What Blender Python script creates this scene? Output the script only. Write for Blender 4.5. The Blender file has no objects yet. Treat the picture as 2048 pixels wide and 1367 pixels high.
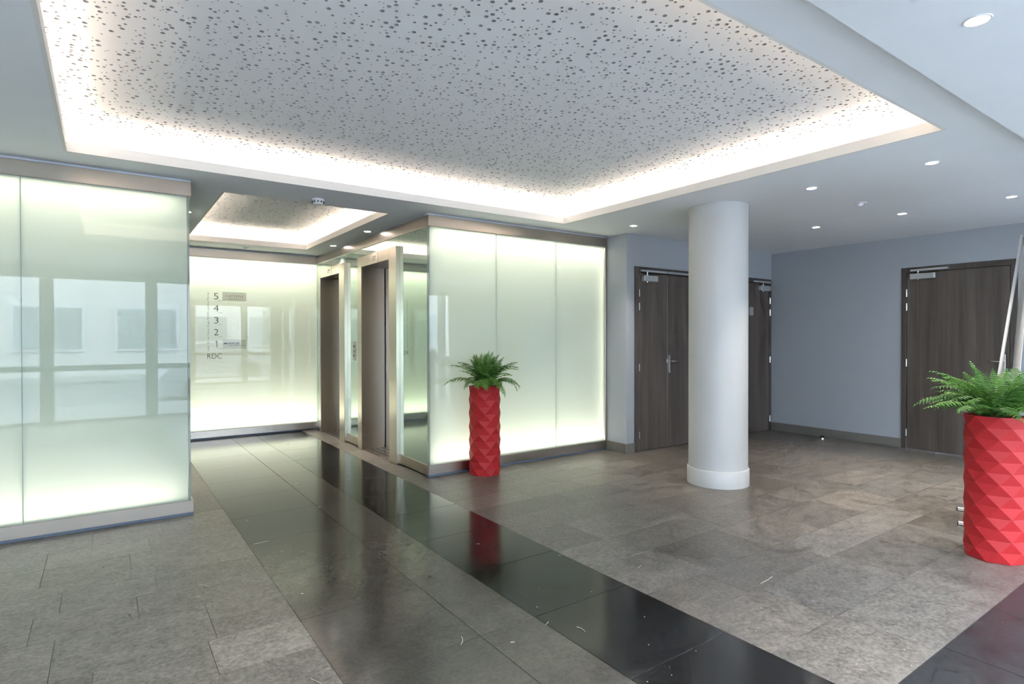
import bpy, math, random
from mathutils import Matrix, Vector
from mathutils.geometry import delaunay_2d_cdt

random.seed(7)
sc = bpy.context.scene
col = sc.collection

# ------------------------------------------------------------------ camera, world, exposure
F_PX, YAW, PITCH, ROLL, CAM_H = 1154.784, math.radians(35.17116), math.radians(0.48193), math.radians(0.08989), 1.4
fw = Vector((math.sin(YAW)*math.cos(PITCH), math.cos(YAW)*math.cos(PITCH), -math.sin(PITCH)))
rt = Vector((math.cos(YAW), -math.sin(YAW), 0))
dn = fw.cross(rt)
c_, s_ = math.cos(ROLL), math.sin(ROLL)
rt2 = c_*rt + s_*dn
dn2 = -s_*rt + c_*dn
cam = bpy.data.cameras.new('camera')
cam.sensor_fit = 'HORIZONTAL'; cam.sensor_width = 36.0
cam.lens = F_PX*36.0/2048.0
cam.clip_start = 0.05; cam.clip_end = 300
cam_o = bpy.data.objects.new('camera', cam); col.objects.link(cam_o)
m = Matrix.Identity(4)
for i in range(3):
    m[i][0] = rt2[i]; m[i][1] = -dn2[i]; m[i][2] = -fw[i]
m[0][3], m[1][3], m[2][3] = 0, 0, CAM_H
cam_o.matrix_world = m
sc.camera = cam_o

world = bpy.data.worlds.new('overcast_sky'); sc.world = world
world.use_nodes = True
wb = world.node_tree.nodes['Background']
wb.inputs['Color'].default_value = (0.73, 0.815, 1.0, 1)
wb.inputs['Strength'].default_value = 14.5

vs = sc.view_settings
vs.view_transform = 'Standard'; vs.look = 'None'; vs.gamma = 1.0; vs.use_curve_mapping = False
vs.exposure = 1.64
sc.cycles.use_denoising = True
sc.cycles.use_adaptive_sampling = True
sc.cycles.adaptive_threshold = 0.06
sc.cycles.adaptive_min_samples = 16
sc.cycles.max_bounces = 6
sc.cycles.diffuse_bounces = 4
sc.cycles.glossy_bounces = 3
sc.cycles.transmission_bounces = 4
sc.cycles.transparent_max_bounces = 8
sc.cycles.sample_clamp_indirect = 4.0
sc.cycles.caustics_reflective = False
sc.cycles.caustics_refractive = False

LED = (1.0, 0.83, 0.66)
LED_BOX = (1.0, 0.91, 0.77)
COVE_W = 1.4      # watts per metre of cove strip
BOX_W = 1.5       # watts per metre of light-box strip
SPOT_W = 3.2

# ------------------------------------------------------------------ materials
def nodes_of(name):
    mt = bpy.data.materials.new(name); mt.use_nodes = True
    nt = mt.node_tree
    return mt, nt, nt.nodes['Principled BSDF']

def N(nt, typ, **kw):
    n = nt.nodes.new(typ)
    for k, v in kw.items():
        setattr(n, k, v)
    return n

def simple(name, colr, rough=0.5, metal=0.0, noise=0.0, nscale=8.0, bump=0.0, bscale=60.0, spec=0.5, coat=0.0):
    mt, nt, b = nodes_of(name)
    b.inputs['Roughness'].default_value = rough
    b.inputs['Metallic'].default_value = metal
    b.inputs['Specular IOR Level'].default_value = spec
    b.inputs['Coat Weight'].default_value = coat
    b.inputs['Base Color'].default_value = (*colr, 1)
    if noise > 0 or bump > 0:
        g = N(nt, 'ShaderNodeNewGeometry')
    if noise > 0:
        tx = N(nt, 'ShaderNodeTexNoise'); tx.inputs['Scale'].default_value = nscale; tx.inputs['Detail'].default_value = 5
        nt.links.new(g.outputs['Position'], tx.inputs['Vector'])
        r = N(nt, 'ShaderNodeValToRGB')
        r.color_ramp.elements[0].position = 0.3; r.color_ramp.elements[1].position = 0.7
        r.color_ramp.elements[0].color = (*[c*(1-noise) for c in colr], 1)
        r.color_ramp.elements[1].color = (*[min(1, c*(1+noise)) for c in colr], 1)
        nt.links.new(tx.outputs['Fac'], r.inputs['Fac'])
        nt.links.new(r.outputs['Color'], b.inputs['Base Color'])
    if bump > 0:
        t2 = N(nt, 'ShaderNodeTexNoise'); t2.inputs['Scale'].default_value = bscale; t2.inputs['Detail'].default_value = 3
        nt.links.new(g.outputs['Position'], t2.inputs['Vector'])
        bp = N(nt, 'ShaderNodeBump'); bp.inputs['Strength'].default_value = bump; bp.inputs['Distance'].default_value = 0.002
        nt.links.new(t2.outputs['Fac'], bp.inputs['Height'])
        nt.links.new(bp.outputs['Normal'], b.inputs['Normal'])
    return mt

def brushed(name, colr, rough, vertical=True):
    mt, nt, b = nodes_of(name)
    b.inputs['Metallic'].default_value = 1.0
    g = N(nt, 'ShaderNodeNewGeometry')
    mp = N(nt, 'ShaderNodeMapping')
    mp.inputs['Scale'].default_value = (260, 260, 3) if vertical else (3, 3, 260)
    tx = N(nt, 'ShaderNodeTexNoise'); tx.inputs['Scale'].default_value = 1.0; tx.inputs['Detail'].default_value = 2
    nt.links.new(g.outputs['Position'], mp.inputs['Vector']); nt.links.new(mp.outputs['Vector'], tx.inputs['Vector'])
    r = N(nt, 'ShaderNodeMapRange')
    r.inputs['To Min'].default_value = rough-0.03; r.inputs['To Max'].default_value = rough+0.03
    nt.links.new(tx.outputs['Fac'], r.inputs['Value']); nt.links.new(r.outputs['Result'], b.inputs['Roughness'])
    cr = N(nt, 'ShaderNodeValToRGB')
    cr.color_ramp.elements[0].color = (*[c*0.92 for c in colr], 1); cr.color_ramp.elements[1].color = (*colr, 1)
    nt.links.new(tx.outputs['Fac'], cr.inputs['Fac']); nt.links.new(cr.outputs['Color'], b.inputs['Base Color'])
    return mt

def wood(name, dark, light):
    mt, nt, b = nodes_of(name)
    b.inputs['Roughness'].default_value = 0.42
    g = N(nt, 'ShaderNodeNewGeometry')
    mp = N(nt, 'ShaderNodeMapping'); mp.inputs['Scale'].default_value = (70, 70, 1.6)
    tx = N(nt, 'ShaderNodeTexNoise'); tx.inputs['Scale'].default_value = 1.0; tx.inputs['Detail'].default_value = 6; tx.inputs['Roughness'].default_value = 0.65
    nt.links.new(g.outputs['Position'], mp.inputs['Vector']); nt.links.new(mp.outputs['Vector'], tx.inputs['Vector'])
    mp2 = N(nt, 'ShaderNodeMapping'); mp2.inputs['Scale'].default_value = (9, 9, 0.5)
    t2 = N(nt, 'ShaderNodeTexNoise'); t2.inputs['Scale'].default_value = 1.0; t2.inputs['Detail'].default_value = 2
    nt.links.new(g.outputs['Position'], mp2.inputs['Vector']); nt.links.new(mp2.outputs['Vector'], t2.inputs['Vector'])
    ad = N(nt, 'ShaderNodeMath', operation='ADD'); ad.use_clamp = False
    ml = N(nt, 'ShaderNodeMath', operation='MULTIPLY'); ml.inputs[1].default_value = 0.5
    nt.links.new(tx.outputs['Fac'], ad.inputs[0]); nt.links.new(t2.outputs['Fac'], ad.inputs[1]); nt.links.new(ad.outputs[0], ml.inputs[0])
    r = N(nt, 'ShaderNodeValToRGB')
    r.color_ramp.elements[0].position = 0.36; r.color_ramp.elements[1].position = 0.66
    r.color_ramp.elements[0].color = (*dark, 1); r.color_ramp.elements[1].color = (*light, 1)
    nt.links.new(ml.outputs[0], r.inputs['Fac']); nt.links.new(r.outputs['Color'], b.inputs['Base Color'])
    return mt

def stone(name, colr, r0, r1, contrast, speck, bump):
    """paving stone; object colour varies the tone from slab to slab"""
    mt, nt, b = nodes_of(name)
    g = N(nt, 'ShaderNodeNewGeometry')
    oi = N(nt, 'ShaderNodeObjectInfo')
    # every slab is cut elsewhere from the block: shift the pattern per slab
    off = N(nt, 'ShaderNodeVectorMath', operation='SCALE')
    off.inputs[0].default_value = (37.0, 21.0, 11.0)
    nt.links.new(oi.outputs['Random'], off.inputs['Scale'])
    ps = N(nt, 'ShaderNodeVectorMath', operation='ADD')
    nt.links.new(g.outputs['Position'], ps.inputs[0]); nt.links.new(off.outputs['Vector'], ps.inputs[1])
    big = N(nt, 'ShaderNodeTexNoise'); big.inputs['Scale'].default_value = 9.0; big.inputs['Detail'].default_value = 6; big.inputs['Roughness'].default_value = 0.65
    fine = N(nt, 'ShaderNodeTexNoise'); fine.inputs['Scale'].default_value = 46.0; fine.inputs['Detail'].default_value = 5; fine.inputs['Roughness'].default_value = 0.75
    nt.links.new(ps.outputs['Vector'], big.inputs['Vector']); nt.links.new(ps.outputs['Vector'], fine.inputs['Vector'])
    mx = N(nt, 'ShaderNodeMix', data_type='FLOAT'); mx.inputs['Factor'].default_value = 0.6
    nt.links.new(big.outputs['Fac'], mx.inputs['A']); nt.links.new(fine.outputs['Fac'], mx.inputs['B'])
    r = N(nt, 'ShaderNodeValToRGB')
    r.color_ramp.elements[0].position = 0.38; r.color_ramp.elements[1].position = 0.62
    r.color_ramp.elements[0].color = (*[c*(1-contrast) for c in colr], 1)
    r.color_ramp.elements[1].color = (*[c*(1+contrast) for c in colr], 1)
    nt.links.new(mx.outputs['Result'], r.inputs['Fac'])
    mu = N(nt, 'ShaderNodeMix', data_type='RGBA', blend_type='MULTIPLY'); mu.inputs['Factor'].default_value = 1.0
    nt.links.new(r.outputs['Color'], mu.inputs['A']); nt.links.new(oi.outputs['Color'], mu.inputs['B'])
    # pale shell flecks
    vo = N(nt, 'ShaderNodeTexVoronoi'); vo.inputs['Scale'].default_value = 34.0; vo.inputs['Randomness'].default_value = 1.0
    nt.links.new(ps.outputs['Vector'], vo.inputs['Vector'])
    lt = N(nt, 'ShaderNodeMath', operation='LESS_THAN'); lt.inputs[1].default_value = 0.13
    nt.links.new(vo.outputs['Distance'], lt.inputs[0])
    sp = N(nt, 'ShaderNodeSeparateColor'); nt.links.new(vo.outputs['Color'], sp.inputs['Color'])
    gt = N(nt, 'ShaderNodeMath', operation='GREATER_THAN'); gt.inputs[1].default_value = 1.0-speck
    nt.links.new(sp.outputs['Red'], gt.inputs[0])
    fm = N(nt, 'ShaderNodeMath', operation='MULTIPLY'); nt.links.new(lt.outputs[0], fm.inputs[0]); nt.links.new(gt.outputs[0], fm.inputs[1])
    fl = N(nt, 'ShaderNodeMix', data_type='RGBA'); nt.links.new(fm.outputs[0], fl.inputs['Factor'])
    nt.links.new(mu.outputs['Result'], fl.inputs['A']); fl.inputs['B'].default_value = (0.30, 0.30, 0.29, 1)
    nt.links.new(fl.outputs['Result'], b.inputs['Base Color'])
    rr = N(nt, 'ShaderNodeMapRange'); rr.inputs['From Min'].default_value = 0.3; rr.inputs['From Max'].default_value = 0.7
    rr.inputs['To Min'].default_value = r0; rr.inputs['To Max'].default_value = r1
    nt.links.new(big.outputs['Fac'], rr.inputs['Value']); nt.links.new(rr.outputs['Result'], b.inputs['Roughness'])
    bp = N(nt, 'ShaderNodeBump'); bp.inputs['Strength'].default_value = bump; bp.inputs['Distance'].default_value = 0.0015
    nt.links.new(fine.outputs['Fac'], bp.inputs['Height']); nt.links.new(bp.outputs['Normal'], b.inputs['Normal'])
    return mt

def frosted(name, colr, trans_share=0.5, tcol=None):
    """glass with a frosted white-green film: passes light diffusely, polished in front"""
    mt = bpy.data.materials.new(name); mt.use_nodes = True
    nt = mt.node_tree; nt.nodes.clear()
    out = N(nt, 'ShaderNodeOutputMaterial')
    d = N(nt, 'ShaderNodeBsdfDiffuse'); d.inputs['Color'].default_value = (*colr, 1)
    t = N(nt, 'ShaderNodeBsdfTranslucent'); t.inputs['Color'].default_value = (*(tcol or colr), 1)
    mx = N(nt, 'ShaderNodeMixShader'); mx.inputs['Fac'].default_value = trans_share
    nt.links.new(d.outputs[0], mx.inputs[1]); nt.links.new(t.outputs[0], mx.inputs[2])
    gl = N(nt, 'ShaderNodeBsdfGlossy'); gl.inputs['Roughness'].default_value = 0.0; gl.inputs['Color'].default_value = (1, 1, 1, 1)
    fr = N(nt, 'ShaderNodeFresnel'); fr.inputs['IOR'].default_value = 1.5
    m2 = N(nt, 'ShaderNodeMixShader')
    nt.links.new(fr.outputs[0], m2.inputs['Fac']); nt.links.new(mx.outputs[0], m2.inputs[1]); nt.links.new(gl.outputs[0], m2.inputs[2])
    nt.links.new(m2.outputs[0], out.inputs['Surface'])
    return mt

def clear(name, tint=(1, 1, 1), gloss=1.0):
    """thin clear glass: passes light straight on, reflects by angle"""
    mt = bpy.data.materials.new(name); mt.use_nodes = True
    nt = mt.node_tree; nt.nodes.clear()
    out = N(nt, 'ShaderNodeOutputMaterial')
    t = N(nt, 'ShaderNodeBsdfTransparent'); t.inputs['Color'].default_value = (*tint, 1)
    gl = N(nt, 'ShaderNodeBsdfGlossy'); gl.inputs['Roughness'].default_value = 0.0
    lw = N(nt, 'ShaderNodeLayerWeight'); lw.inputs['Blend'].default_value = 0.5
    pw = N(nt, 'ShaderNodeMath', operation='POWER'); pw.inputs[1].default_value = 5.0
    ma = N(nt, 'ShaderNodeMath', operation='MULTIPLY_ADD'); ma.inputs[1].default_value = 0.9*gloss; ma.inputs[2].default_value = 0.04*gloss
    nt.links.new(lw.outputs['Facing'], pw.inputs[0]); nt.links.new(pw.outputs[0], ma.inputs[0])
    m2 = N(nt, 'ShaderNodeMixShader')
    nt.links.new(ma.outputs[0], m2.inputs['Fac']); nt.links.new(t.outputs[0], m2.inputs[1]); nt.links.new(gl.outputs[0], m2.inputs[2])
    nt.links.new(m2.outputs[0], out.inputs['Surface'])
    return mt

def emitter(name, colr, strength):
    mt, nt, b = nodes_of(name)
    b.inputs['Base Color'].default_value = (0.9, 0.9, 0.9, 1)
    b.inputs['Emission Color'].default_value = (*colr, 1)
    b.inputs['Emission Strength'].default_value = strength
    return mt

def leaf_mat(name, a, bcol):
    mt, nt, b = nodes_of(name)
    oi = N(nt, 'ShaderNodeObjectInfo')
    g = N(nt, 'ShaderNodeNewGeometry')
    tx = N(nt, 'ShaderNodeTexNoise'); tx.inputs['Scale'].default_value = 14.0
    nt.links.new(g.outputs['Position'], tx.inputs['Vector'])
    ad = N(nt, 'ShaderNodeMath', operation='ADD'); nt.links.new(oi.outputs['Random'], ad.inputs[0]); nt.links.new(tx.outputs['Fac'], ad.inputs[1])
    ml = N(nt, 'ShaderNodeMath', operation='MULTIPLY'); ml.inputs[1].default_value = 0.55; nt.links.new(ad.outputs[0], ml.inputs[0])
    r = N(nt, 'ShaderNodeValToRGB')
    r.color_ramp.elements[0].position = 0.2; r.color_ramp.elements[1].position = 0.85
    r.color_ramp.elements[0].color = (*a, 1); r.color_ramp.elements[1].color = (*bcol, 1)
    nt.links.new(ml.outputs[0], r.inputs['Fac']); nt.links.new(r.outputs['Color'], b.inputs['Base Color'])
    b.inputs['Roughness'].default_value = 0.45
    tr = N(nt, 'ShaderNodeBsdfTranslucent'); nt.links.new(r.outputs['Color'], tr.inputs['Color'])
    mx = N(nt, 'ShaderNodeMixShader'); mx.inputs['Fac'].default_value = 0.25
    out = nt.nodes['Material Output']
    nt.links.new(b.outputs[0], mx.inputs[1]); nt.links.new(tr.outputs[0], mx.inputs[2]); nt.links.new(mx.outputs[0], out.inputs['Surface'])
    return mt

M = {}
M['ceil'] = simple('ceiling_paint', (0.84, 0.85, 0.87), 0.7, noise=0.01, nscale=3, spec=0.3)
M['board'] = simple('perforated_board_paint', (0.82, 0.82, 0.83), 0.8, spec=0.2)
M['core_shade'] = simple('shaded_gypsum_core', (0.36, 0.36, 0.365), 0.9, spec=0.1, noise=0.05)  # gypsum colour greyed to put shade into the drilled holes
M['fleece'] = simple('acoustic_fleece', (0.20, 0.205, 0.21), 0.95, spec=0.1)
M['lip'] = simple('cove_lip_paint', (0.80, 0.77, 0.73), 0.7, spec=0.3)
M['wall'] = simple('grey_blue_wall_paint', (0.385, 0.405, 0.435), 0.42, noise=0.015, nscale=2.5, bump=0.06, bscale=90)
M['base'] = simple('taupe_baseboard', (0.165, 0.155, 0.135), 0.35, noise=0.03)
M['steel'] = brushed('brushed_steel', (0.46, 0.405, 0.35), 0.30, vertical=False)
M['steel_v'] = brushed('brushed_steel_upright', (0.60, 0.53, 0.45), 0.30, vertical=True)
M['steel_d'] = brushed('elevator_door_steel', (0.42, 0.40, 0.375), 0.34, vertical=True)
M['reveal'] = simple('white_metal_reveal', (0.62, 0.64, 0.70), 0.4)
M['plinth'] = simple('blue_plinth_strip', (0.11, 0.14, 0.19), 0.35)
M['box_white'] = simple('light_box_white', (0.86, 0.86, 0.84), 0.8, spec=0.2)
M['frost'] = frosted('frosted_lit_glass', (0.46, 0.565, 0.51), 0.55, (0.86, 0.92, 0.845))
M['clear_back'] = clear('glass_edge_clear', (0.93, 0.98, 0.95), 0.0)
M['green'] = simple('green_mirror_glass', (0.56, 0.68, 0.58), 0.015, 0.72, noise=0.015, nscale=1.0)
M['seal'] = simple('grey_silicone_seal', (0.30, 0.34, 0.32), 0.6, noise=0.02)
M['column'] = simple('column_white_paint', (0.545, 0.54, 0.53), 0.5, noise=0.01, nscale=3)
M['wood'] = wood('dark_oak_laminate', (0.060, 0.046, 0.038), (0.136, 0.108, 0.090))
M['wood_f'] = wood('dark_oak_frame', (0.048, 0.038, 0.032), (0.092, 0.075, 0.064))
M['chrome'] = simple('satin_chrome', (0.72, 0.72, 0.72), 0.22, 1.0, noise=0.02, nscale=30)
M['alu'] = simple('silver_closer_casing', (0.50, 0.51, 0.52), 0.38, 0.6, noise=0.02, nscale=20)
M['black'] = simple('black_rubber', (0.012, 0.012, 0.013), 0.5, noise=0.1)
M['dark'] = simple('dark_gap', (0.02, 0.02, 0.02), 0.6, noise=0.1)
M['white_pl'] = simple('white_plastic', (0.78, 0.78, 0.80), 0.4, noise=0.01)
M['grey_pl'] = simple('grey_plastic', (0.35, 0.35, 0.37), 0.45, noise=0.02)
M['red'] = simple('red_faceted_lacquer', (0.39, 0.020, 0.022), 0.5, noise=0.03, nscale=4, spec=0.2)
M['soil'] = simple('dark_potting_soil', (0.02, 0.017, 0.013), 0.95, noise=0.4, nscale=60, bump=0.8)
M['leaf'] = leaf_mat('fern_green', (0.032, 0.115, 0.023), (0.17, 0.36, 0.065))
M['stem'] = simple('fern_stem', (0.10, 0.16, 0.04), 0.6, noise=0.1)
M['ink'] = simple('dark_grey_lettering', (0.035, 0.04, 0.04), 0.5, noise=0.05)
M['ink_f'] = simple('grey_fine_lettering', (0.16, 0.18, 0.18), 0.5, noise=0.05)
M['plaque_g'] = frosted('grey_translucent_plaque', (0.62, 0.58, 0.57), 0.74, (0.90, 0.86, 0.84))
M['plaque_w'] = frosted('pale_translucent_plaque', (0.84, 0.80, 0.81), 0.85, (1.0, 0.98, 0.98))
M['red_ink'] = simple('dark_red_print', (0.32, 0.05, 0.06), 0.5, noise=0.05)
M['blue_ink'] = simple('deep_blue_print', (0.01, 0.09, 0.22), 0.5, noise=0.05)
M['blue_ink2'] = simple('slate_blue_print', (0.10, 0.14, 0.30), 0.5, noise=0.05)
M['rough'] = stone('rough_grey_stone', (0.146, 0.130, 0.113), 0.34, 0.46, 0.5, 0.06, 0.4)
M['polish'] = stone('polished_grey_stone', (0.070, 0.063, 0.054), 0.13, 0.18, 0.22, 0.015, 0.015)
M['polish_d'] = stone('polished_black_stone', (0.013, 0.0127, 0.0127), 0.12, 0.17, 0.28, 0.02, 0.015)
M['matt_d'] = stone('honed_black_stone', (0.022, 0.0225, 0.024), 0.34, 0.44, 0.45, 0.06, 0.1)
M['grout'] = simple('pale_grout', (0.20, 0.195, 0.185), 0.8, noise=0.15, nscale=40)
M['lamp'] = emitter('downlight_glow', (1.0, 0.95, 0.88), 14.0)
M['strip'] = emitter('led_tape_glow', LED, 3.0)
M['banner'] = simple('white_banner_vinyl', (0.80, 0.80, 0.81), 0.5, noise=0.01)
M['frame_d'] = simple('facade_grey_frame', (0.20, 0.23, 0.24), 0.4, 0.2, noise=0.02)
M['asphalt'] = simple('asphalt', (0.10, 0.10, 0.105), 0.9, noise=0.2, nscale=30)
M['paving'] = simple('pale_pavement', (0.15, 0.15, 0.148), 0.85, noise=0.12, nscale=6)
M['facade'] = simple('pale_render', (0.40, 0.39, 0.37), 0.8, noise=0.05, nscale=1.0)
M['pane_far'] = simple('far_window_glass', (0.16, 0.19, 0.20), 0.08, noise=0.2, nscale=0.4)
M['window'] = clear('facade_glass', (0.95, 0.98, 0.97))
M['carpaint'] = simple('silver_car_paint', (0.55, 0.58, 0.62), 0.25, 0.3, noise=0.01, coat=0.6)
M['straw'] = simple('dry_straw', (0.52, 0.47, 0.36), 0.8, noise=0.15, nscale=40)

# ------------------------------------------------------------------ mesh helpers
WL = {}
class MB:
    def __init__(self):
        self.v, self.f, self.m = [], [], []
    def add(self, vs, fs, mi=0):
        o = len(self.v); self.v += [Vector(p) for p in vs]
        self.f += [tuple(i+o for i in f) for f in fs]; self.m += [mi]*len(fs)
        return self
    def box(self, x0, x1, y0, y1, z0, z1, mi=0, front=None):
        """front: (face key, material) for one face; keys -x +x -y +y -z +z"""
        x0, x1 = sorted((x0, x1)); y0, y1 = sorted((y0, y1)); z0, z1 = sorted((z0, z1))
        vs = [(x0,y0,z0),(x1,y0,z0),(x1,y1,z0),(x0,y1,z0),(x0,y0,z1),(x1,y0,z1),(x1,y1,z1),(x0,y1,z1)]
        fs = {'-z': (0,3,2,1), '+z': (4,5,6,7), '-y': (0,1,5,4), '+x': (1,2,6,5), '+y': (2,3,7,6), '-x': (3,0,4,7)}
        o = len(self.v); self.v += [Vector(p) for p in vs]
        for k, f in fs.items():
            self.f.append(tuple(i+o for i in f)); self.m.append(front[1] if front and k == front[0] else mi)
        return self
    def bbox(self, x0, x1, y0, y1, z0, z1, b=0.004, mi=0):
        """box with all twelve edges chamfered"""
        x0, x1 = sorted((x0, x1)); y0, y1 = sorted((y0, y1)); z0, z1 = sorted((z0, z1))
        b = min(b, (x1-x0)*.45, (y1-y0)*.45, (z1-z0)*.45)
        vs, idx = [], {}
        for sx in (0, 1):
            for sy in (0, 1):
                for sz in (0, 1):
                    X, Y, Z = (x0, x1)[sx], (y0, y1)[sy], (z0, z1)[sz]
                    dx, dy, dz = (b, -b)[sx], (b, -b)[sy], (b, -b)[sz]
                    idx[sx, sy, sz] = len(vs)
                    vs += [(X, Y+dy, Z+dz), (X+dx, Y, Z+dz), (X+dx, Y+dy, Z)]
        fs = []
        I = lambda a, k: idx[a]+k
        for s in (0, 1):
            fs.append([I((s,0,0),0), I((s,1,0),0), I((s,1,1),0), I((s,0,1),0)][::1 if s else -1])
            fs.append([I((0,s,0),1), I((1,s,0),1), I((1,s,1),1), I((0,s,1),1)][::-1 if s else 1])
            fs.append([I((0,0,s),2), I((1,0,s),2), I((1,1,s),2), I((0,1,s),2)][::1 if s else -1])
        for a in (0, 1):
            for c in (0, 1):
                fs.append([I((a,c,0),0), I((a,c,0),1), I((a,c,1),1), I((a,c,1),0)])
                fs.append([I((a,0,c),0), I((a,0,c),2), I((a,1,c),2), I((a,1,c),0)])
                fs.append([I((0,a,c),1), I((0,a,c),2), I((1,a,c),2), I((1,a,c),1)])
        for k in idx:
            fs.append([idx[k], idx[k]+1, idx[k]+2])
        return self.add(vs, fs, mi)
    def lathe(self, prof, cx, cy, n=32, mi=0, cap0=True, cap1=True):
        """prof: list of (radius, z)"""
        o = len(self.v)
        for r, z in prof:
            for k in range(n):
                a = 2*math.pi*k/n
                self.v.append(Vector((cx+r*math.cos(a), cy+r*math.sin(a), z)))
        for j in range(len(prof)-1):
            for k in range(n):
                k2 = (k+1) % n
                self.f.append((o+j*n+k, o+j*n+k2, o+(j+1)*n+k2, o+(j+1)*n+k)); self.m.append(mi)
        if cap0:
            self.f.append(tuple(o+k for k in reversed(range(n)))); self.m.append(mi)
        if cap1:
            b = o+(len(prof)-1)*n
            self.f.append(tuple(b+k for k in range(n))); self.m.append(mi)
        return self
    def tube(self, pts, r, n=8, mi=0, r1=None):
        pts = [Vector(p) for p in pts]
        o = len(self.v)
        for i, p in enumerate(pts):
            t = (pts[min(i+1, len(pts)-1)]-pts[max(i-1, 0)]).normalized()
            up = Vector((0, 0, 1)) if abs(t.z) < 0.9 else Vector((1, 0, 0))
            a = t.cross(up).normalized(); b = t.cross(a)
            rr = r if r1 is None else r+(r1-r)*i/(len(pts)-1)
            for k in range(n):
                w = 2*math.pi*k/n
                self.v.append(p+a*math.cos(w)*rr+b*math.sin(w)*rr)
        for i in range(len(pts)-1):
            for k in range(n):
                k2 = (k+1) % n
                self.f.append((o+i*n+k, o+i*n+k2, o+(i+1)*n+k2, o+(i+1)*n+k)); self.m.append(mi)
        self.f.append(tuple(o+k for k in range(n))); self.m.append(mi)
        e = o+(len(pts)-1)*n
        self.f.append(tuple(e+k for k in reversed(range(n)))); self.m.append(mi)
        return self
    def mesh(self, name, mats, off=None, smooth=False):
        off = off or Vector((0, 0, 0))
        me = bpy.data.meshes.new(name)
        me.from_pydata([tuple(p-off) for p in self.v], [], self.f)
        for mt in (mats if isinstance(mats, (list, tuple)) else [mats]):
            me.materials.append(mt)
        for p, i in zip(me.polygons, self.m):
            p.material_index = i
            p.use_smooth = smooth
        me.validate(); me.update()
        import bmesh
        bm = bmesh.new(); bm.from_mesh(me)
        bmesh.ops.recalc_face_normals(bm, faces=bm.faces)
        bm.to_mesh(me); bm.free()
        return me

def obj(name, mb, mats, parent=None, origin=None, smooth=False, auto=None):
    """one mesh object; coordinates are world coordinates, the origin its own or its parent's"""
    off = WL[parent.name] if parent is not None else Vector(origin or (0, 0, 0))
    me = mb.mesh(name, mats, off, smooth or auto is not None)
    o = bpy.data.objects.new(name, me); col.objects.link(o)
    if parent is not None:
        o.parent = parent
    else:
        o.location = off
    WL[o.name] = off
    if auto is not None:
        me.set_sharp_from_angle(angle=math.radians(auto))
    return o

def empty(name, loc):
    o = bpy.data.objects.new(name, None); col.objects.link(o)
    o.location = loc; o.empty_display_size = 0.1
    WL[o.name] = Vector(loc)
    return o

def tag(o, label=None, cat=None, group=None, kind=None):
    if label: o['label'] = label
    if cat: o['category'] = cat
    if group: o['group'] = group
    if kind: o['kind'] = kind
    return o

def area(name, parent, loc, direction, sx, sy, power, colr=LED, shape='RECTANGLE', spread=math.pi, xaxis=None):
    l = bpy.data.lights.new(name, 'AREA'); l.shape = shape; l.size = sx; l.size_y = sy
    l.energy = power; l.color = colr; l.spread = spread
    o = bpy.data.objects.new(name, l); col.objects.link(o)
    z = -Vector(direction).normalized()
    x = Vector(xaxis) if xaxis else Vector((1, 0, 0))
    x = (x-z*x.dot(z)).normalized(); y = z.cross(x)
    mm = Matrix((( x.x, y.x, z.x, 0), (x.y, y.y, z.y, 0), (x.z, y.z, z.z, 0), (0, 0, 0, 1)))
    o.parent = parent
    mm.translation = Vector(loc)-(WL[parent.name] if parent else Vector())
    o.matrix_basis = mm
    return o

# ------------------------------------------------------------------ key dimensions
HC = 2.64                       # main ceiling
YF = 5.20                       # plane of the two front glass walls
XE = 2.65                       # elevator wall
YB = 8.92                       # far glass wall
XL = 0.55                       # end of the first glass wall
XS = 5.10                       # wall stub beside the second glass wall
YD = 4.86                       # wall with the double doors
XR = 8.20                       # right wall
YW = -1.40                      # glazed front behind the viewer
XO = -3.6                       # far side of the room

# ------------------------------------------------------------------ floor
fl = obj('floor', MB().box(XO, XR+.1, YW, 9.5, -0.08, -0.004), M['grout'])
tag(fl, 'dark stone floor with a polished strip between rough slabs', kind='structure')
unit = {}
for key in ('rough', 'polish', 'polish_d', 'matt_d'):
    unit[key] = MB().bbox(-.5, .5, -.5, .5, -0.004, 0, 0.0004).mesh('tile_'+key, M[key])
TG = 0.0011
def tile(x0, x1, y0, y1, key, tone, dz=0.0):
    if x1-x0 < 0.02 or y1-y0 < 0.02: return
    o = bpy.data.objects.new('tile', unit[key]); col.objects.link(o)
    o.parent = fl
    o.location = ((x0+x1)/2, (y0+y1)/2, dz)
    g = TG if key == 'rough' else 0.0017
    o.scale = (x1-x0-2*g, y1-y0-2*g, 1)
    o.color = (*tone, 1)
    WL[o.name] = Vector()
S0, S1, S2, S3 = 0.78, 1.43, 1.75, 2.40
T = 0.645
k = -3
while 1.0+T*k < 8.95:
    y0, y1 = 1.0+T*k, min(1.0+T*(k+1), YB+.02)
    k += 1
    if y1 < 0.2: continue
    rv = random.uniform(.88, 1.12)
    tile(S0, S1, y0, y1, 'polish', (rv,)*3)
    rv = random.uniform(1.0, 1.15)
    tile(S1, S2, y0, y1, 'polish', (rv*1.05, rv*1.03, rv))
    rv = random.uniform(.85, 1.2)
    tile(S2, S3, y0, y1, 'polish_d', (rv,)*3)
for (y0, y1) in ((0.355, 1.0),):
    x = S3; xs = [S3, 3.08]
    while xs[-1] < 8.2: xs.append(min(xs[-1]+T, XR))
    for a, b_ in zip(xs[:-1], xs[1:]):
        rv = random.uniform(.9, 1.25)
        tile(a, b_, y0, y1, 'matt_d', (rv,)*3)
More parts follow.
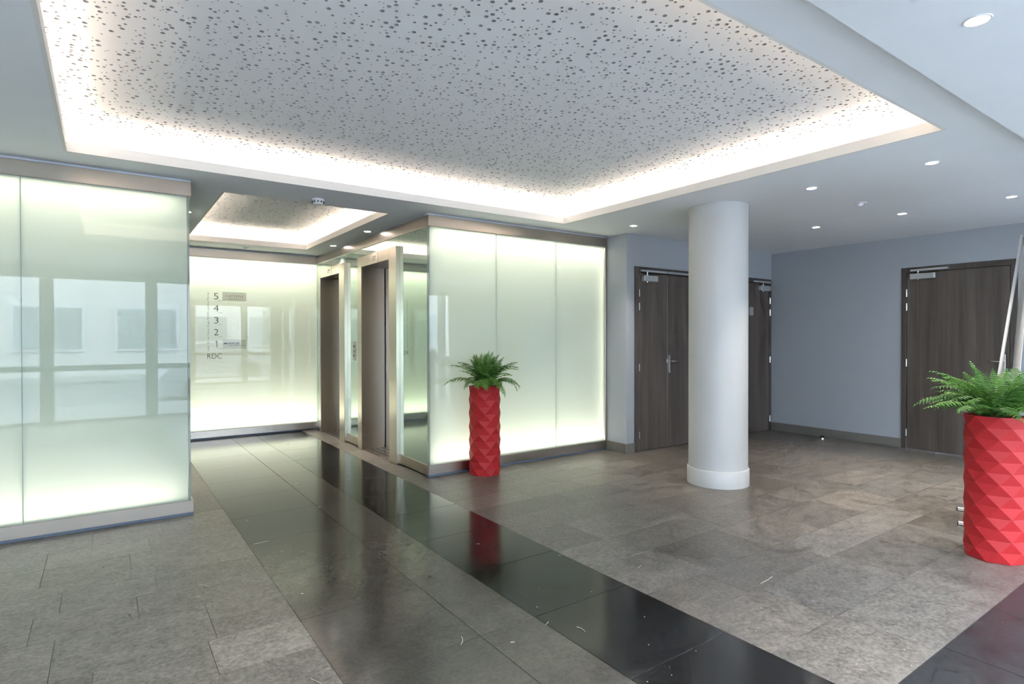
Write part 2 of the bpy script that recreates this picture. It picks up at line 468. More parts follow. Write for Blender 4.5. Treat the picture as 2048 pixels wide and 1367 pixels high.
def rough_rows(xa, xb, bounds, lens, cut=None):
    for y0, y1 in zip(bounds[:-1], bounds[1:]):
        x1e = xb(y0) if callable(xb) else xb
        x = xa; first = True
        while x < x1e-0.02:
            L = random.choice(lens)*(random.uniform(.3, 1) if first else 1)
            first = False
            x2 = x+L
            if x1e-x2 < 0.12: x2 = x1e
            rv = random.choice((.74, .80, .85, .89, .92, .95, 1.0, 1.07))*random.uniform(.96, 1.04)
            wm = random.uniform(-.02, .03)
            tile(x, x2, y0, y1, 'rough', (rv*(1+wm), rv, rv*(1-wm)), random.uniform(-.0004, .0002))
            x = x2
rough_rows(S3, lambda y: XS if y > 4.8 else XR, [1.0, 1.42, 1.83, 2.14, 2.57, 2.90, 3.32, 3.67, 3.99, 4.31, 4.62, YD, YF+.02], (.43, .65, .65, .86, .97))
rough_rows(S3, XE+.3, [YF+.02, 5.62, 6.3, 6.94, 7.6, 8.25, YB+.02], (.65,))
# rough slabs beside the first glass wall; a few are known one by one
LB = [1.35, 1.70, 2.02, 2.33, 2.65, 2.98, 3.40, 3.71, 3.99, 4.16, 4.46, 4.77, 5.08, YF+.02]
known = {2.65: [.38], 3.40: [.13], 3.71: [.23], 4.16: [.12], 4.46: [-.31, .24], 2.98: [-.2, .42]}
for y0, y1 in zip(LB[:-1], LB[1:]):
    js = known.get(y0)
    xs = [S0]
    if js:
        for j in reversed(js): xs.append(j)
    while xs[-1] > -2.4:
        xs.append(xs[-1]-random.choice((.43, .65, .86)))
    for i, (b_, a) in enumerate(zip(xs[:-1], xs[1:])):
        rv = random.choice((1.2, 1.3, 1.38, 1.46))*random.uniform(.97, 1.03)  # random slab tone, all lightened to stand in for the glass wall's light
        if y0 == 2.65 and i == 0: rv = 1.95
        tile(a, b_, y0, y1, 'rough', (rv*1.02, rv, rv*.98), random.uniform(-.0004, .0002))
for y0, y1 in zip([YF+.02, 5.9, 6.55, 7.2, 7.85, 8.5], [5.9, 6.55, 7.2, 7.85, 8.5, YB+.02]):
    rv = random.uniform(.9, 1.05)
    tile(XL-.02, S0, y0, y1, 'rough', (rv, rv, rv))

# ------------------------------------------------------------------ ceiling with two lit recesses
A = (-0.20, 4.12, 1.355, 4.85)      # main recess opening
B = (0.84, 2.33, 5.46, 8.35)        # recess over the elevator hall
mb = MB()
def slab(x0, x1, y0, y1): mb.box(x0, x1, y0, y1, HC, HC+.03)
LT = 0.02
for_a, for_b = A, B
A = (A[0]-LT, A[1]+LT, A[2]-LT, A[3]+LT); B = (B[0]-LT, B[1]+LT, B[2]-LT, B[3]+LT)
slab(XO, XR+.1, 1.04, A[2]); slab(XO, A[0], A[2], A[3]); slab(A[1], XR+.1, A[2], A[3])
slab(XO, XR+.1, A[3], B[2]); slab(XO, B[0], B[2], B[3]); slab(B[1], XR+.1, B[2], B[3]); slab(XO, XR+.1, B[3], 9.5)
A, B = for_a, for_b
ce = obj('ceiling', mb, M['ceil'])
tag(ce, 'flat pale ceiling with a large lit rectangular recess', kind='structure')
sf = obj('ceiling_soffit', MB().box(XO, XR+.1, YW-.1, 1.058, 2.57, HC+.03), M['ceil'])
tag(sf, 'lowered strip of ceiling along the glazed entrance', kind='structure')

def perforated_board(name, sx, sy, n_big, n_mid, n_small, seed):
    """one board of randomly drilled plasterboard, holes cut through its thickness"""
    rnd = random.Random(seed); holes = []
    for cnt, rad in ((n_big, .0112), (n_mid, .0078), (n_small, .0045)):
        tries = 0; got = 0
        while got < cnt and tries < cnt*60:
            tries += 1
            x, y = rnd.uniform(rad+.003, sx-rad-.003), rnd.uniform(rad+.003, sy-rad-.003)
            if all((x-a)**2+(y-b)**2 > (rad+r+.0065)**2 for a, b, r in holes):
                holes.append((x, y, rad)); got += 1
    pts = [Vector((0, 0)), Vector((sx, 0)), Vector((sx, sy)), Vector((0, sy))]
    faces = [[0, 1, 2, 3]]
    loops = []
    for x, y, r in holes:
        nn = 10 if r > .01 else (8 if r > .006 else 6)
        s = len(pts)
        pts += [Vector((x+r*math.cos(2*math.pi*q/nn), y+r*math.sin(2*math.pi*q/nn))) for q in range(nn)]
        faces.append(list(range(s, s+nn))); loops.append((s, nn))
    ov, oe, of, orv, ore, orf = delaunay_2d_cdt(pts, [], faces, 2, 1e-6)
    back = {}
    for i, src in enumerate(orv):
        for s in src: back[s] = i
    out = MB()
    out.v = [Vector((p.x, p.y, 0)) for p in ov]
    for f, src in zip(of, orf):
        if any(s > 0 for s in src): continue      # inside a hole
        out.f.append(tuple(f)); out.m.append(0)
    nb = len(out.v)
    for s, nn in loops:
        o = len(out.v)
        for q in range(nn):
            p = pts[s+q]; out.v.append(Vector((p.x, p.y, .0125)))
        for q in range(nn):
            q2 = (q+1) % nn
            out.f.append((back[s+q], back[s+q2], o+q2, o+q)); out.m.append(1)
    me = bpy.data.meshes.new(name)
    me.from_pydata([tuple(p) for p in out.v], [], out.f)
    me.materials.append(M['board']); me.materials.append(M['core_shade'])
    for pp, i in zip(me.polygons, out.m): pp.material_index = i
    me.update()
    return me

def recess(op, off, zu, lip, label_key, nx, ny, seed, density, watt):
    x0, x1, y0, y1 = op
    t = 0.02
    lp = MB()
    lp.box(x0-t, x0, y0-t, y1+t, HC, HC+lip); lp.box(x1, x1+t, y0-t, y1+t, HC, HC+lip)
    lp.box(x0, x1, y0-t, y0, HC, HC+lip); lp.box(x0, x1, y1, y1+t, HC, HC+lip)
    obj('recess_lip', lp, M['lip'], ce)
    X0, X1, Y0, Y1 = x0-off, x1+off, y0-off, y1+off
    sd = MB()
    sd.box(X0-.02, X0, Y0-.02, Y1+.02, HC+.03, zu+.02); sd.box(X1, X1+.02, Y0-.02, Y1+.02, HC+.03, zu+.02)
    sd.box(X0, X1, Y0-.02, Y0, HC+.03, zu+.02); sd.box(X0, X1, Y1, Y1+.02, HC+.03, zu+.02)
    obj('recess_side', sd, M['ceil'], ce)
    obj('acoustic_backing', MB().box(X0, X1, Y0, Y1, zu+.0125, zu+.03), M['fleece'], ce)
    sx, sy = (X1-X0)/nx, (Y1-Y0)/ny
    ar = sx*sy
    me = [perforated_board('perforated_board', sx, sy, int(ar*density[0]), int(ar*density[1]), int(ar*density[2]), seed+q) for q in range(2)]
    for i in range(nx):
        for j in range(ny):
            o = bpy.data.objects.new('perforated_board', me[(i+j) % 2]); col.objects.link(o)
            o.parent = ce
            rot = random.choice((0, 1))
            o.location = (X0+sx*(i+(1 if rot else 0)), Y0+sy*(j+(1 if rot else 0)), zu)
            o.rotation_euler = (0, 0, math.pi if rot else 0)
            WL[o.name] = Vector()
    # LED tape lying on the ledge behind the lip
    d = off*0.5
    for nm, loc, ln, ax in (('a', ((x0+x1)/2, y1+d, HC+.045), x1-x0+2*d, (1,0,0)), ('b', ((x0+x1)/2, y0-d, HC+.045), x1-x0+2*d, (1,0,0)),
                            ('c', (x0-d, (y0+y1)/2, HC+.045), y1-y0, (0,1,0)), ('d', (x1+d, (y0+y1)/2, HC+.045), y1-y0, (0,1,0))):
        cx, cy, cz = loc
        hb = MB()
        if ax[0]: hb.box(cx-ln/2, cx+ln/2, cy-.008, cy+.008, HC+.03, HC+.038)
        else: hb.box(cx-.008, cx+.008, cy-ln/2, cy+ln/2, HC+.03, HC+.038)
        st = obj('light_tape', hb, M['white_pl'], ce)
        area('light_tape_lamp', ce, loc, (0, 0, 1), ln, 0.02, watt*ln, xaxis=ax)
recess(A, 0.22, 2.87, 0.07, 'main', 6, 5, 11, (95, 140, 200), COVE_W)
recess(B, 0.20, 2.86, 0.07, 'hall', 3, 5, 31, (70, 100, 0), COVE_W*.9)

# ------------------------------------------------------------------ plain walls
mb = MB()
dA = (5.235, 6.86); dB = (7.13, 8.185); DT = 2.257      # openings of the two doors in this wall
mb.box(XS, dA[0], YD, YD+.14, 0, HC); mb.box(dA[1], dB[0], YD, YD+.14, 0, HC); mb.box(dB[1], XR, YD, YD+.14, 0, HC)
mb.box(dA[0], dA[1], YD, YD+.14, DT, HC); mb.box(dB[0], dB[1], YD, YD+.14, DT, HC)
mb.box(XS, XS+.12, YD+.14, YF+.3, 0, HC)
wb_ = obj('wall_back', mb, M['wall']); tag(wb_, 'grey blue painted wall with two dark wood doors', kind='structure')
dC = (1.985, 3.12)
mb = MB()
mb.box(XR, XR+.14, dC[1], YD+.14, 0, HC); mb.box(XR, XR+.14, YW, dC[0], 0, HC); mb.box(XR, XR+.14, dC[0], dC[1], DT, HC)
wr = obj('wall_right', mb, M['wall']); tag(wr, 'grey blue painted side wall with a dark wood door', kind='structure')
wo = obj('wall_outer', MB().box(XO-.1, XO, YW, 9.6, 0, 3.0).box(XO, XR+.2, 9.5, 9.6, 0, 3.0).box(XR+.14, XR+.24, YW, 9.6, 0, 3.0).box(XO, XR+.2, YW-.1, 9.6, 2.92, 3.0), M['ceil'])
tag(wo, 'outer shell of the building', kind='structure')
bb = obj('baseboard_back', MB().bbox(XS-.012, dA[0], YD-.012, YD, 0, .118, .002).bbox(XS-.012, XS, YD, YF-.015, 0, .118, .002).bbox(dA[1], dB[0], YD-.012, YD, 0, .118, .002), M['base'])
tag(bb, kind='structure')
br = obj('baseboard_right', MB().bbox(XR-.012, XR, dC[1], YD, 0, .118, .002).bbox(XR-.012, XR, YW+.05, dC[0], 0, .118, .002), M['base'])
tag(br, kind='structure')

# ------------------------------------------------------------------ lit glass walls
GT = 0.012
ZG0, ZG1 = 0.115, 2.512
def strip_lamp(parent, c, d, ln, xaxis, watt, wid=0.07):
    area('light_tape_lamp', parent, c, d, ln, wid, watt*ln, LED_BOX, xaxis=xaxis)

def header_kick(parent, axis, p, q0, q1, sgn, side_q=None):
    """steel header, white reveal, kick plate and plinth along a wall; p = glass plane, sgn = which way the room lies"""
    f = p+sgn*0.015
    def bx(a0, a1, b0, b1, z0, z1, mat, nm, bev=.002):
        mbx = MB()
        if axis == 'x': mbx.bbox(a0, a1, b0, b1, z0, z1, bev)
        else: mbx.bbox(b0, b1, a0, a1, z0, z1, bev)
        obj(nm, mbx, mat, parent)
    bk = p-sgn*0.06
    bx(q0, q1, f, bk, ZG1, 2.622, M['steel'], 'header')
    bx(q0, q1, p-sgn*0.002, bk, 2.6225, HC, M['reveal'], 'reveal_strip', .001)
    return f, bk

def kick(parent, axis, p, q0, q1, sgn):
    f = p+sgn*0.015; bk = p-sgn*0.06
    for nm, mat, z0, z1, ff, bev in (('kick_plate', M['steel'], .021, ZG0, f, .002), ('plinth', M['plinth'], 0.0, .0205, p+sgn*.006, .001)):
        mbx = MB()
        if axis == 'x': mbx.bbox(q0, q1, ff, bk, z0, z1, bev)
        else: mbx.bbox(ff, bk, q0, q1, z0, z1, bev)
        obj(nm, mbx, mat, parent)

def lit_pane(parent, x0, x1, y):
    o = obj('glass_panel', MB().box(x0, x1, y, y+GT, ZG0, ZG1, 0, ('-y', 1)), [M['clear_back'], M['frost']], parent)
    return o

# first glass wall
wl = empty('wall_left', (XL, YF, 0)); tag(wl, 'glowing frosted glass wall beside the passage, reflecting the street', kind='structure')
JW = 0.0042
xs = [0.532, -0.471, -1.49, -2.51, -3.53]
for a, b_ in zip(xs[1:], xs[:-1]): lit_pane(wl, a+JW/2, b_-JW/2, YF)
for x in xs[1:-1]: obj('joint_seal', MB().box(x-.0018, x+.0018, YF+.0015, YF+.011, ZG0, ZG1), M['seal'], wl)
header_kick(wl, 'x', YF, XO, XL+.012, -1); kick(wl, 'x', YF, XO, XL+.016, -1)
obj('light_box_back', MB().box(XO, XL-.03, YF+.42, YF+.44, .04, 2.6).box(XO, XL-.03, YF+.0605, YF+.42, .02, .04).box(XO, XL-.03, YF+.0605, YF+.42, 2.60, 2.62), M['box_white'], wl)
strip_lamp(wl, (-1.53, YF+.13, 2.525), (0, 0, -1), 4.0, (1, 0, 0), BOX_W)
strip_lamp(wl, (-1.53, YF+.13, 0.102), (0, 0, 1), 4.0, (1, 0, 0), BOX_W)
# its return along the hall (green glass) and end post
obj('glass_panel', MB().box(XL-.012, XL, YF+.03, 7.05, ZG0, ZG1), M['green'], wl)
obj('glass_panel', MB().box(XL-.012, XL, 7.054, YB, ZG0, ZG1), M['green'], wl)
obj('glass_edge', MB().box(.534, XL-.001, YF+.001, YF+.028, ZG0, ZG1), M['frost'], wl)
obj('header', MB().bbox(XL-.06, XL+.012, YF+.0605, YB, ZG1, 2.622, .002), M['steel'], wl)
obj('reveal_strip', MB().bbox(XL-.06, XL, YF+.0605, YB, 2.6225, HC, .001), M['reveal'], wl)
obj('kick_plate', MB().bbox(XL-.06, XL+.015, YF+.0605, YB, .021, ZG0, .002), M['steel'], wl)
obj('plinth', MB().bbox(XL-.06, XL+.006, YF+.0605, YB, 0, .0205, .001), M['plinth'], wl)

# second glass wall (in front of the elevator shaft)
wm_ = empty('wall_middle', (XE, YF, 0)); tag(wm_, 'glowing frosted glass wall behind the red planter', kind='structure')
xs = [XE+.004, 3.457, 4.290, 5.068]
for a, b_ in zip(xs[:-1], xs[1:]): lit_pane(wm_, a+JW/2, b_-JW/2, YF)
for x in xs[1:-1]: obj('joint_seal', MB().box(x-.0018, x+.0018, YF+.0015, YF+.011, ZG0, ZG1), M['seal'], wm_)
header_kick(wm_, 'x', YF, XE-.015, XS-.001, -1); kick(wm_, 'x', YF, XE-.015, XS-.013, -1)
obj('end_stile', MB().bbox(5.070, XS-.001, YF-.012, YF+.06, ZG0, ZG1, .002), M['steel_v'], wm_)
obj('light_box_back', MB().box(XE+.02, XS, YF+.42, YF+.44, .04, 2.6).box(XE+.02, XS, YF+.0605, YF+.42, .02, .04).box(XE+.02, XS, YF+.0605, YF+.42, 2.60, 2.62).box(XE+.0125, XE+.0195, YF+.048, YF+.42, .125, 2.51), M['box_white'], wm_)
LW = 5.06-XE
strip_lamp(wm_, ((XE+5.06)/2, YF+.13, 2.525), (0, 0, -1), LW, (1, 0, 0), BOX_W*1.25)
strip_lamp(wm_, ((XE+5.06)/2, YF+.13, 0.102), (0, 0, 1), LW, (1, 0, 0), BOX_W*1.25)
strip_lamp(wm_, (5.062, YF+.05, 1.32), (-1, 0, 0), 2.3, (0, 0, 1), BOX_W*.22, .02)
obj('glass_edge', MB().box(XE, XE+.006, YF, YF+.045, ZG0, ZG1), M['frost'], wm_)

# far glass wall
wf = empty('wall_far', (1.6, YB, 0)); tag(wf, 'glowing frosted glass wall at the end of the elevator hall', kind='structure')
lit_pane(wf, XL+.002, XE-.002, YB)
header_kick(wf, 'x', YB, XL+.013, XE-.016, -1); kick(wf, 'x', YB, XL+.016, XE-.016, -1)
obj('light_box_back', MB().box(XL, XE, YB+.42, YB+.44, .04, 2.6).box(XL, XE, YB+.0605, YB+.42, .02, .04).box(XL, XE, YB+.0605, YB+.42, 2.60, 2.62).box(XL-.02, XL, YB, YB+.43, 0, 2.62).box(XE, XE+.02, YB+.013, YB+.43, 0, 2.62), M['box_white'], wf)
strip_lamp(wf, ((XL+XE)/2, YB+.13, 2.525), (0, 0, -1), XE-XL-.06, (1, 0, 0), BOX_W*1.9)
strip_lamp(wf, ((XL+XE)/2, YB+.13, 0.102), (0, 0, 1), XE-XL-.06, (1, 0, 0), BOX_W*1.9)

# elevator wall: unlit green glass between steel surrounds
we = empty('wall_elevator', (XE, 7.0, 0)); tag(we, 'green glass wall with two elevators', kind='structure')
E1 = (5.90, 7.085); E2 = (7.575, 8.68); ET = 2.40
for y0, y1, z0 in ((YF+.047, E1[0]-.003, ZG0), (E1[0]-.001, E1[1]+.001, ET+.003), (E1[1]+.003, E2[0]-.003, ZG0), (E2[0]-.001, E2[1]+.001, ET+.003), (E2[1]+.003, YB-.002, ZG0)):
    obj('glass_panel', MB().box(XE, XE+.012, y0, y1, z0, ZG1), M['green'], we)
obj('header', MB().bbox(XE-.015, XE+.06, YF+.0605, YB-.016, ZG1, 2.622, .002), M['steel'], we)
obj('reveal_strip', MB().bbox(XE, XE+.06, YF+.0605, YB-.016, 2.6225, HC, .001), M['reveal'], we)
for y0, y1 in ((YF+.0605, E1[0]-.001), (E1[1]+.001, E2[0]-.001), (E2[1]+.001, YB-.016)):
    obj('kick_plate', MB().bbox(XE-.015, XE+.06, y0, y1, .016, ZG0, .002), M['steel'], we)
    obj('plinth', MB().bbox(XE-.004, XE+.06, y0, y1, 0, .0155, .001), M['dark'], we)

# ------------------------------------------------------------------ elevators
def elevator(y0, y1, o0, o1, label, ind, seam):
    e = empty('elevator', (XE, (y0+y1)/2, 0)); tag(e, label, 'elevator')
    xf = XE-.045; xd = 2.912; zt = 2.273
    for a, b_, nm in ((y0, o0, 'jamb'), (o1, y1, 'jamb')):
        obj(nm, MB().bbox(xf, xd, a, b_, 0, ET, .003), M['steel_v'], e)
    obj('lintel', MB().bbox(xf, xd, o0+.0005, o1-.0005, zt, ET, .003), M['steel_v'], e)
    md = (o0+o1)/2
    for a, b_ in ((o0-.03, md-.002), (md+.002, o1+.03)):
        obj('door_leaf', MB().bbox(xd+.006, xd+.036, a, b_, .004, zt+.03, .002), M['steel_d'], e)
    obj('door_gap', MB().box(xd+.001, xd+.004, o1-.012, o1-.0005, .004, zt), M['dark'], e)
    s = obj('sill', MB().bbox(XE-.03, xd+.05, o0+.001, o1-.001, .0005, .004, .001), M['steel'], e)
    for q in range(3):
        obj('sill_groove', MB().box(XE+.06+q*.07, XE+.075+q*.07, o0+.01, o1-.01, .004, .0045), M['dark'], s)
    a, b_ = ind
    dsp = obj('floor_indicator', MB().box(xf-.002, xf-.0002, a, b_, 2.306, 2.366), M['steel'], e)
    obj('display_segment', MB().box(xf-.0026, xf-.0021, b_-.018, b_-.003, 2.308, 2.362), M['black'], dsp)
    obj('display_segment', MB().box(xf-.0026, xf-.0021, a+.012, b_-.018, 2.350, 2.362), M['black'], dsp)
    obj('seam', MB().box(xf-.0012, xf+.0, seam-.003, seam+.003, zt+.004, ET-.004), M['dark'], e)
    return e
elevator(E1[0], E1[1], 6.096, 6.945, 'brushed steel elevator nearer the corner of the lit glass wall', (6.478, 6.561), 6.416)
elevator(E2[0], E2[1], 7.785, 8.612, 'brushed steel elevator farther down the hall, next to the directory wall', (8.158, 8.257), 8.10)

cp = empty('call_panel', (XE, 7.31, 1.22)); tag(cp, 'slim steel call button plate on green glass between the elevators', 'call panel')
obj('plate', MB().bbox(XE-.010, XE-.0003, 7.272, 7.348, 1.10, 1.342, .003), M['steel_v'], cp)
for z in (1.285, 1.225, 1.165):
    b_ = MB()
    for q in range(12):
        pass
    ring = [(XE-.0105, 7.31+.019*math.cos(2*math.pi*q/14), z+.019*math.sin(2*math.pi*q/14)) for q in range(14)]
    ring2 = [(XE-.0155, 7.31+.017*math.cos(2*math.pi*q/14), z+.017*math.sin(2*math.pi*q/14)) for q in range(14)]
    b_.add(ring+ring2, [(q, (q+1) % 14, 14+(q+1) % 14, 14+q) for q in range(14)]+[tuple(14+q for q in range(14)), tuple(reversed(range(14)))])
    bt = obj('button', b_, M['black'] if z != 1.225 else M['grey_pl'], cp)
    obj('button_mark', MB().box(XE-.0165, XE-.0157, 7.302, 7.318, z-.003, z+.003), M['white_pl'], bt)

# ------------------------------------------------------------------ lettering
def text_object(name, body, mat, parent, x0, x1, z0, z1, y, vertical=False, keep=False, depth=.0012, offset=0.0):
    cu = bpy.data.curves.new('lettering', 'FONT'); cu.body = body; cu.size = 1.0; cu.offset = offset
    cu.resolution_u = 4
    to = bpy.data.objects.new('lettering_source', cu); col.objects.link(to)
    bpy.context.view_layer.update()
    me = bpy.data.meshes.new_from_object(to)
    vs = [v.co.copy() for v in me.vertices]; fs = [tuple(p.vertices) for p in me.polygons]
    bpy.data.objects.remove(to); bpy.data.meshes.remove(me)
    ax, bx_ = min(v.x for v in vs), max(v.x for v in vs); ay, by_ = min(v.y for v in vs), max(v.y for v in vs)
    w, h = bx_-ax, by_-ay
    out = MB(); o = []
    if vertical:
        sx, sz = (z1-z0)/w, (x1-x0)/h
        for v in vs: o.append((x1-(v.y-ay)*sz, y, z0+(v.x-ax)*sx))
    else:
        sz = (z1-z0)/h; sx = sz if keep else (x1-x0)/w
        for v in vs: o.append((x0+(v.x-ax)*sx, y, z0+(v.y-ay)*sz))
    out.add(o, fs)
    return obj(name, out, mat, parent)
YT = YB-.0016
fd = empty('floor_directory', (1.25, YB, 1.1)); tag(fd, 'grey floor numbers and address lettering on the far glowing glass wall', 'lettering')
for i, dgt in enumerate('54321'):
    zc = 1.974-.1665*i
    wd = .036 if dgt == '1' else (.064 if dgt == '4' else .056)
    xc = 1.262
    if dgt == '1':
        obj('number', MB().add([(xc+.004, YT, zc-.044), (xc+.012, YT, zc-.044), (xc+.012, YT, zc+.044), (xc-.002, YT, zc+.044), (xc-.012, YT, zc+.034), (xc-.010, YT, zc+.029), (xc+.004, YT, zc+.036)], [(0, 1, 2, 6), (2, 3, 6), (3, 4, 5, 6)]), M['ink'], fd)
    else: text_object('number', dgt, M['ink'], fd, xc-wd/2, xc+wd/2, zc-.044, zc+.044, YT, offset=-.012)
    obj('dash', MB().box(1.287, 1.338, YT-.0005, YT, zc-.0635, zc-.0595), M['ink_f'], fd)
text_object('letters', 'RDC', M['ink'], fd, 1.149, 1.330, 1.107, 1.180, YT, offset=-.012)
text_object('address_line', '164/174 rue Victor Hugo 92300 Levallois Perret', M['ink_f'], fd, 1.150, 1.180, 1.218, 2.026, YT, vertical=True)

p1 = empty('tenant_plaque', (1.49, YB, 1.98)); tag(p1, 'grey tenant plaque with dark red lettering beside number five', 'plaque')
obj('plate', MB().box(1.341, 1.650, YB-.006, YB-.0004, 1.914, 2.038, 0, ('-y', 1)), [M['clear_back'], M['plaque_g']], p1)
text_object('lettering', 'C A F É', M['red_ink'], p1, 1.383, 1.500, 1.966, 2.006, YB-.0065)
text_object('lettering', 'I', M['red_ink'], p1, 1.521, 1.529, 1.966, 1.996, YB-.0065)
text_object('lettering', 'N E', M['red_ink'], p1, 1.549, 1.612, 1.966, 1.996, YB-.0065)
for q in range(9):
    obj('print_line', MB().box(1.415+q*.021, 1.430+q*.021, YB-.0068, YB-.0062, 1.944, 1.949), M['ink_f'], p1)
p2 = empty('tenant_plaque', (1.49, YB, 1.31)); tag(p2, 'pale tenant plaque with blue wave logo beside number one', 'plaque')
obj('plate', MB().box(1.343, 1.648, YB-.006, YB-.0004, 1.243, 1.376, 0, ('-y', 1)), [M['clear_back'], M['plaque_w']], p2)
text_object('lettering', 'MERCER', M['blue_ink2'], p2, 1.415, 1.556, 1.304, 1.332, YB-.0065)
text_object('tagline', 'MAKE TOMORROW, TODAY', M['blue_ink2'], p2, 1.415, 1.640, 1.283, 1.294, YB-.0065)
lg = MB()
for cx in (1.367, 1.389):
    n = 12; o = len(lg.v)
    for q in range(n+1):
        a = math.pi*q/n
        for r in (.013, .0055):
            lg.v.append(Vector((cx+r*math.cos(a), YB-.0065, 1.308+1.5*r*math.sin(a))))
    for q in range(n):
        lg.f.append((o+2*q, o+2*q+1, o+2*q+3, o+2*q+2)); lg.m.append(0)
obj('logo', lg, M['blue_ink'], p2)

# ------------------------------------------------------------------ doors
def lever(parent, plate, arm):
    """plate: (x0,x1,y0,y1,z0,z1); arm: list of points"""
    h = obj('handle', MB().bbox(*plate, .002), M['chrome'], parent)
    obj('lever', MB().tube(arm, .008, 10), M['chrome'], h, smooth=True)
    return h

d1 = empty('door_1', (6.05, YD, 0)); tag(d1, 'dark wood double door with narrow fixed leaf, partly behind the column', kind='structure')
fr = MB()
fr.bbox(dA[0]+.001, 5.305, YD-.012, YD+.1, 0, DT-.001, .002); fr.bbox(6.79, dA[1]-.001, YD-.012, YD+.1, 0, DT-.001, .002); fr.bbox(5.3055, 6.7895, YD-.012, YD+.1, 2.19, DT-.001, .002)
obj('frame', fr, M['wood_f'], d1)
la = obj('door_leaf', MB().bbox(5.309, 5.8365, YD-.006, YD+.04, .006, 2.186, .002), M['wood'], d1)
lb = obj('door_leaf', MB().bbox(5.8405, 6.786, YD-.006, YD+.04, .006, 2.186, .002), M['wood'], d1)
obj('door_edge', MB().box(5.837, 5.840, YD-.004, YD+.03, .006, 2.186), M['alu'], d1)
for z in (1.935, 1.768, 1.028, .205):
    hg = obj('hinge', MB().lathe([(.008, z-.045), (.008, z+.045)], 5.307, YD-.018, 10), M['chrome'], la)
    obj('hinge_knuckle', MB().lathe([(.0105, z-.006), (.0105, z+.006)], 5.307, YD-.018, 10), M['chrome'], hg)
lever(lb, (5.852, 5.884, YD-.015, YD-.0062, .945, 1.170), [(5.868, YD-.014, 1.092), (5.868, YD-.055, 1.092), (5.885, YD-.062, 1.092), (5.98, YD-.062, 1.090)])
obj('bolt', MB().bbox(5.815, 5.831, YD-.016, YD-.0062, 1.07, 1.12, .003), M['chrome'], la)
def closer_y(parent, x0, x1, z0, z1, a0, a1, az):
    cl = obj('door_closer', MB().bbox(x0, x1, YD-.058, YD-.0062, z0, z1, .004), M['alu'], parent)
    obj('slide_rail', MB().bbox(a0, a1, YD-.040, YD-.014, az-.012, az+.012, .002), M['alu'], cl)
    xs_ = (x0+x1)/2-.05
    obj('spindle', MB().lathe([(.011, z0-.015), (.011, az-.012)], xs_, YD-.035, 12), M['chrome'], cl)
    obj('closer_arm', MB().bbox(min(xs_, a0+.1), max(xs_, a1-.1), YD-.046, YD-.030, az-.035, az-.027, .001), M['black'], cl)
closer_y(la, 5.352, 5.60, 2.080, 2.150, 5.318, 5.80, 2.207)
obj('door_coordinator', MB().bbox(5.81, 6.74, YD-.045, YD-.013, 2.192, 2.222, .003), M['chrome'], d1)

d2 = empty('door_2', (7.66, YD, 0)); tag(d2, 'dark wood door in the far corner behind the column', kind='structure')
fr = MB()
fr.bbox(dB[0]+.001, 7.195, YD-.012, YD+.1, 0, DT-.001, .002); fr.bbox(8.138, dB[1]-.001, YD-.012, YD+.1, 0, DT-.001, .002); fr.bbox(7.1955, 8.1375, YD-.012, YD+.1, 2.19, DT-.001, .002)
obj('frame', fr, M['wood_f'], d2)
lc = obj('door_leaf', MB().bbox(7.199, 8.134, YD-.006, YD+.04, .006, 2.186, .002), M['wood'], d2)
for z in (1.935, 1.76, 1.06, .18):
    hg = obj('hinge', MB().lathe([(.009, z-.045), (.009, z+.045)], 8.136, YD-.018, 10), M['chrome'], lc)
    obj('hinge_knuckle', MB().lathe([(.0115, z-.006), (.0115, z+.006)], 8.136, YD-.018, 10), M['chrome'], hg)
closer_y(lc, 7.85, 8.10, 2.080, 2.150, 7.70, 8.12, 2.207)
obj('door_plate', MB().bbox(7.62, 7.72, YD-.010, YD-.0062, 1.71, 1.83, .001), M['grey_pl'], lc)
lever(lc, (7.225, 7.257, YD-.015, YD-.0062, .945, 1.170), [(7.241, YD-.014, 1.092), (7.241, YD-.055, 1.092), (7.258, YD-.062, 1.092), (7.36, YD-.062, 1.090)])

d3 = empty('door_3', (XR, 2.55, 0)); tag(d3, 'dark wood door in the side wall behind the near planter', kind='structure')
fr = MB()
fr.bbox(XR-.012, XR+.1, dC[0]+.001, 2.047, 0, DT-.001, .002); fr.bbox(XR-.012, XR+.1, 3.062, dC[1]-.001, 0, DT-.001, .002); fr.bbox(XR-.012, XR+.1, 2.0475, 3.0615, 2.19, DT-.001, .002)
obj('frame', fr, M['wood_f'], d3)
ld = obj('door_leaf', MB().bbox(XR-.006, XR+.04, 2.052, 3.056, .006, 2.186, .002), M['wood'], d3)
for z in (1.94, 1.768, 1.072, .203):
    hg = obj('hinge', MB().lathe([(.009, z-.045), (.009, z+.045)], XR-.018, 3.058, 10), M['chrome'], ld)
    obj('hinge_knuckle', MB().lathe([(.0115, z-.006), (.0115, z+.006)], XR-.018, 3.058, 10), M['chrome'], hg)
cl = obj('door_closer', MB().bbox(XR-.058, XR-.0062, 2.75, 3.01, 2.105, 2.172, .004), M['alu'], ld)
obj('slide_rail', MB().bbox(XR-.040, XR-.014, 2.622, 3.012, 2.203, 2.229, .002), M['alu'], cl)
obj('spindle', MB().lathe([(.011, 2.095), (.011, 2.203)], XR-.035, 2.93, 12), M['chrome'], cl)
obj('closer_arm', MB().bbox(XR-.046, XR-.030, 2.70, 2.93, 2.178, 2.186, .001), M['black'], cl)
lever(ld, (XR-.015, XR-.0062, 2.088, 2.120, .99, 1.20), [(XR-.014, 2.104, 1.118), (XR-.055, 2.104, 1.118), (XR-.062, 2.122, 1.118), (XR-.062, 2.236, 1.118)])

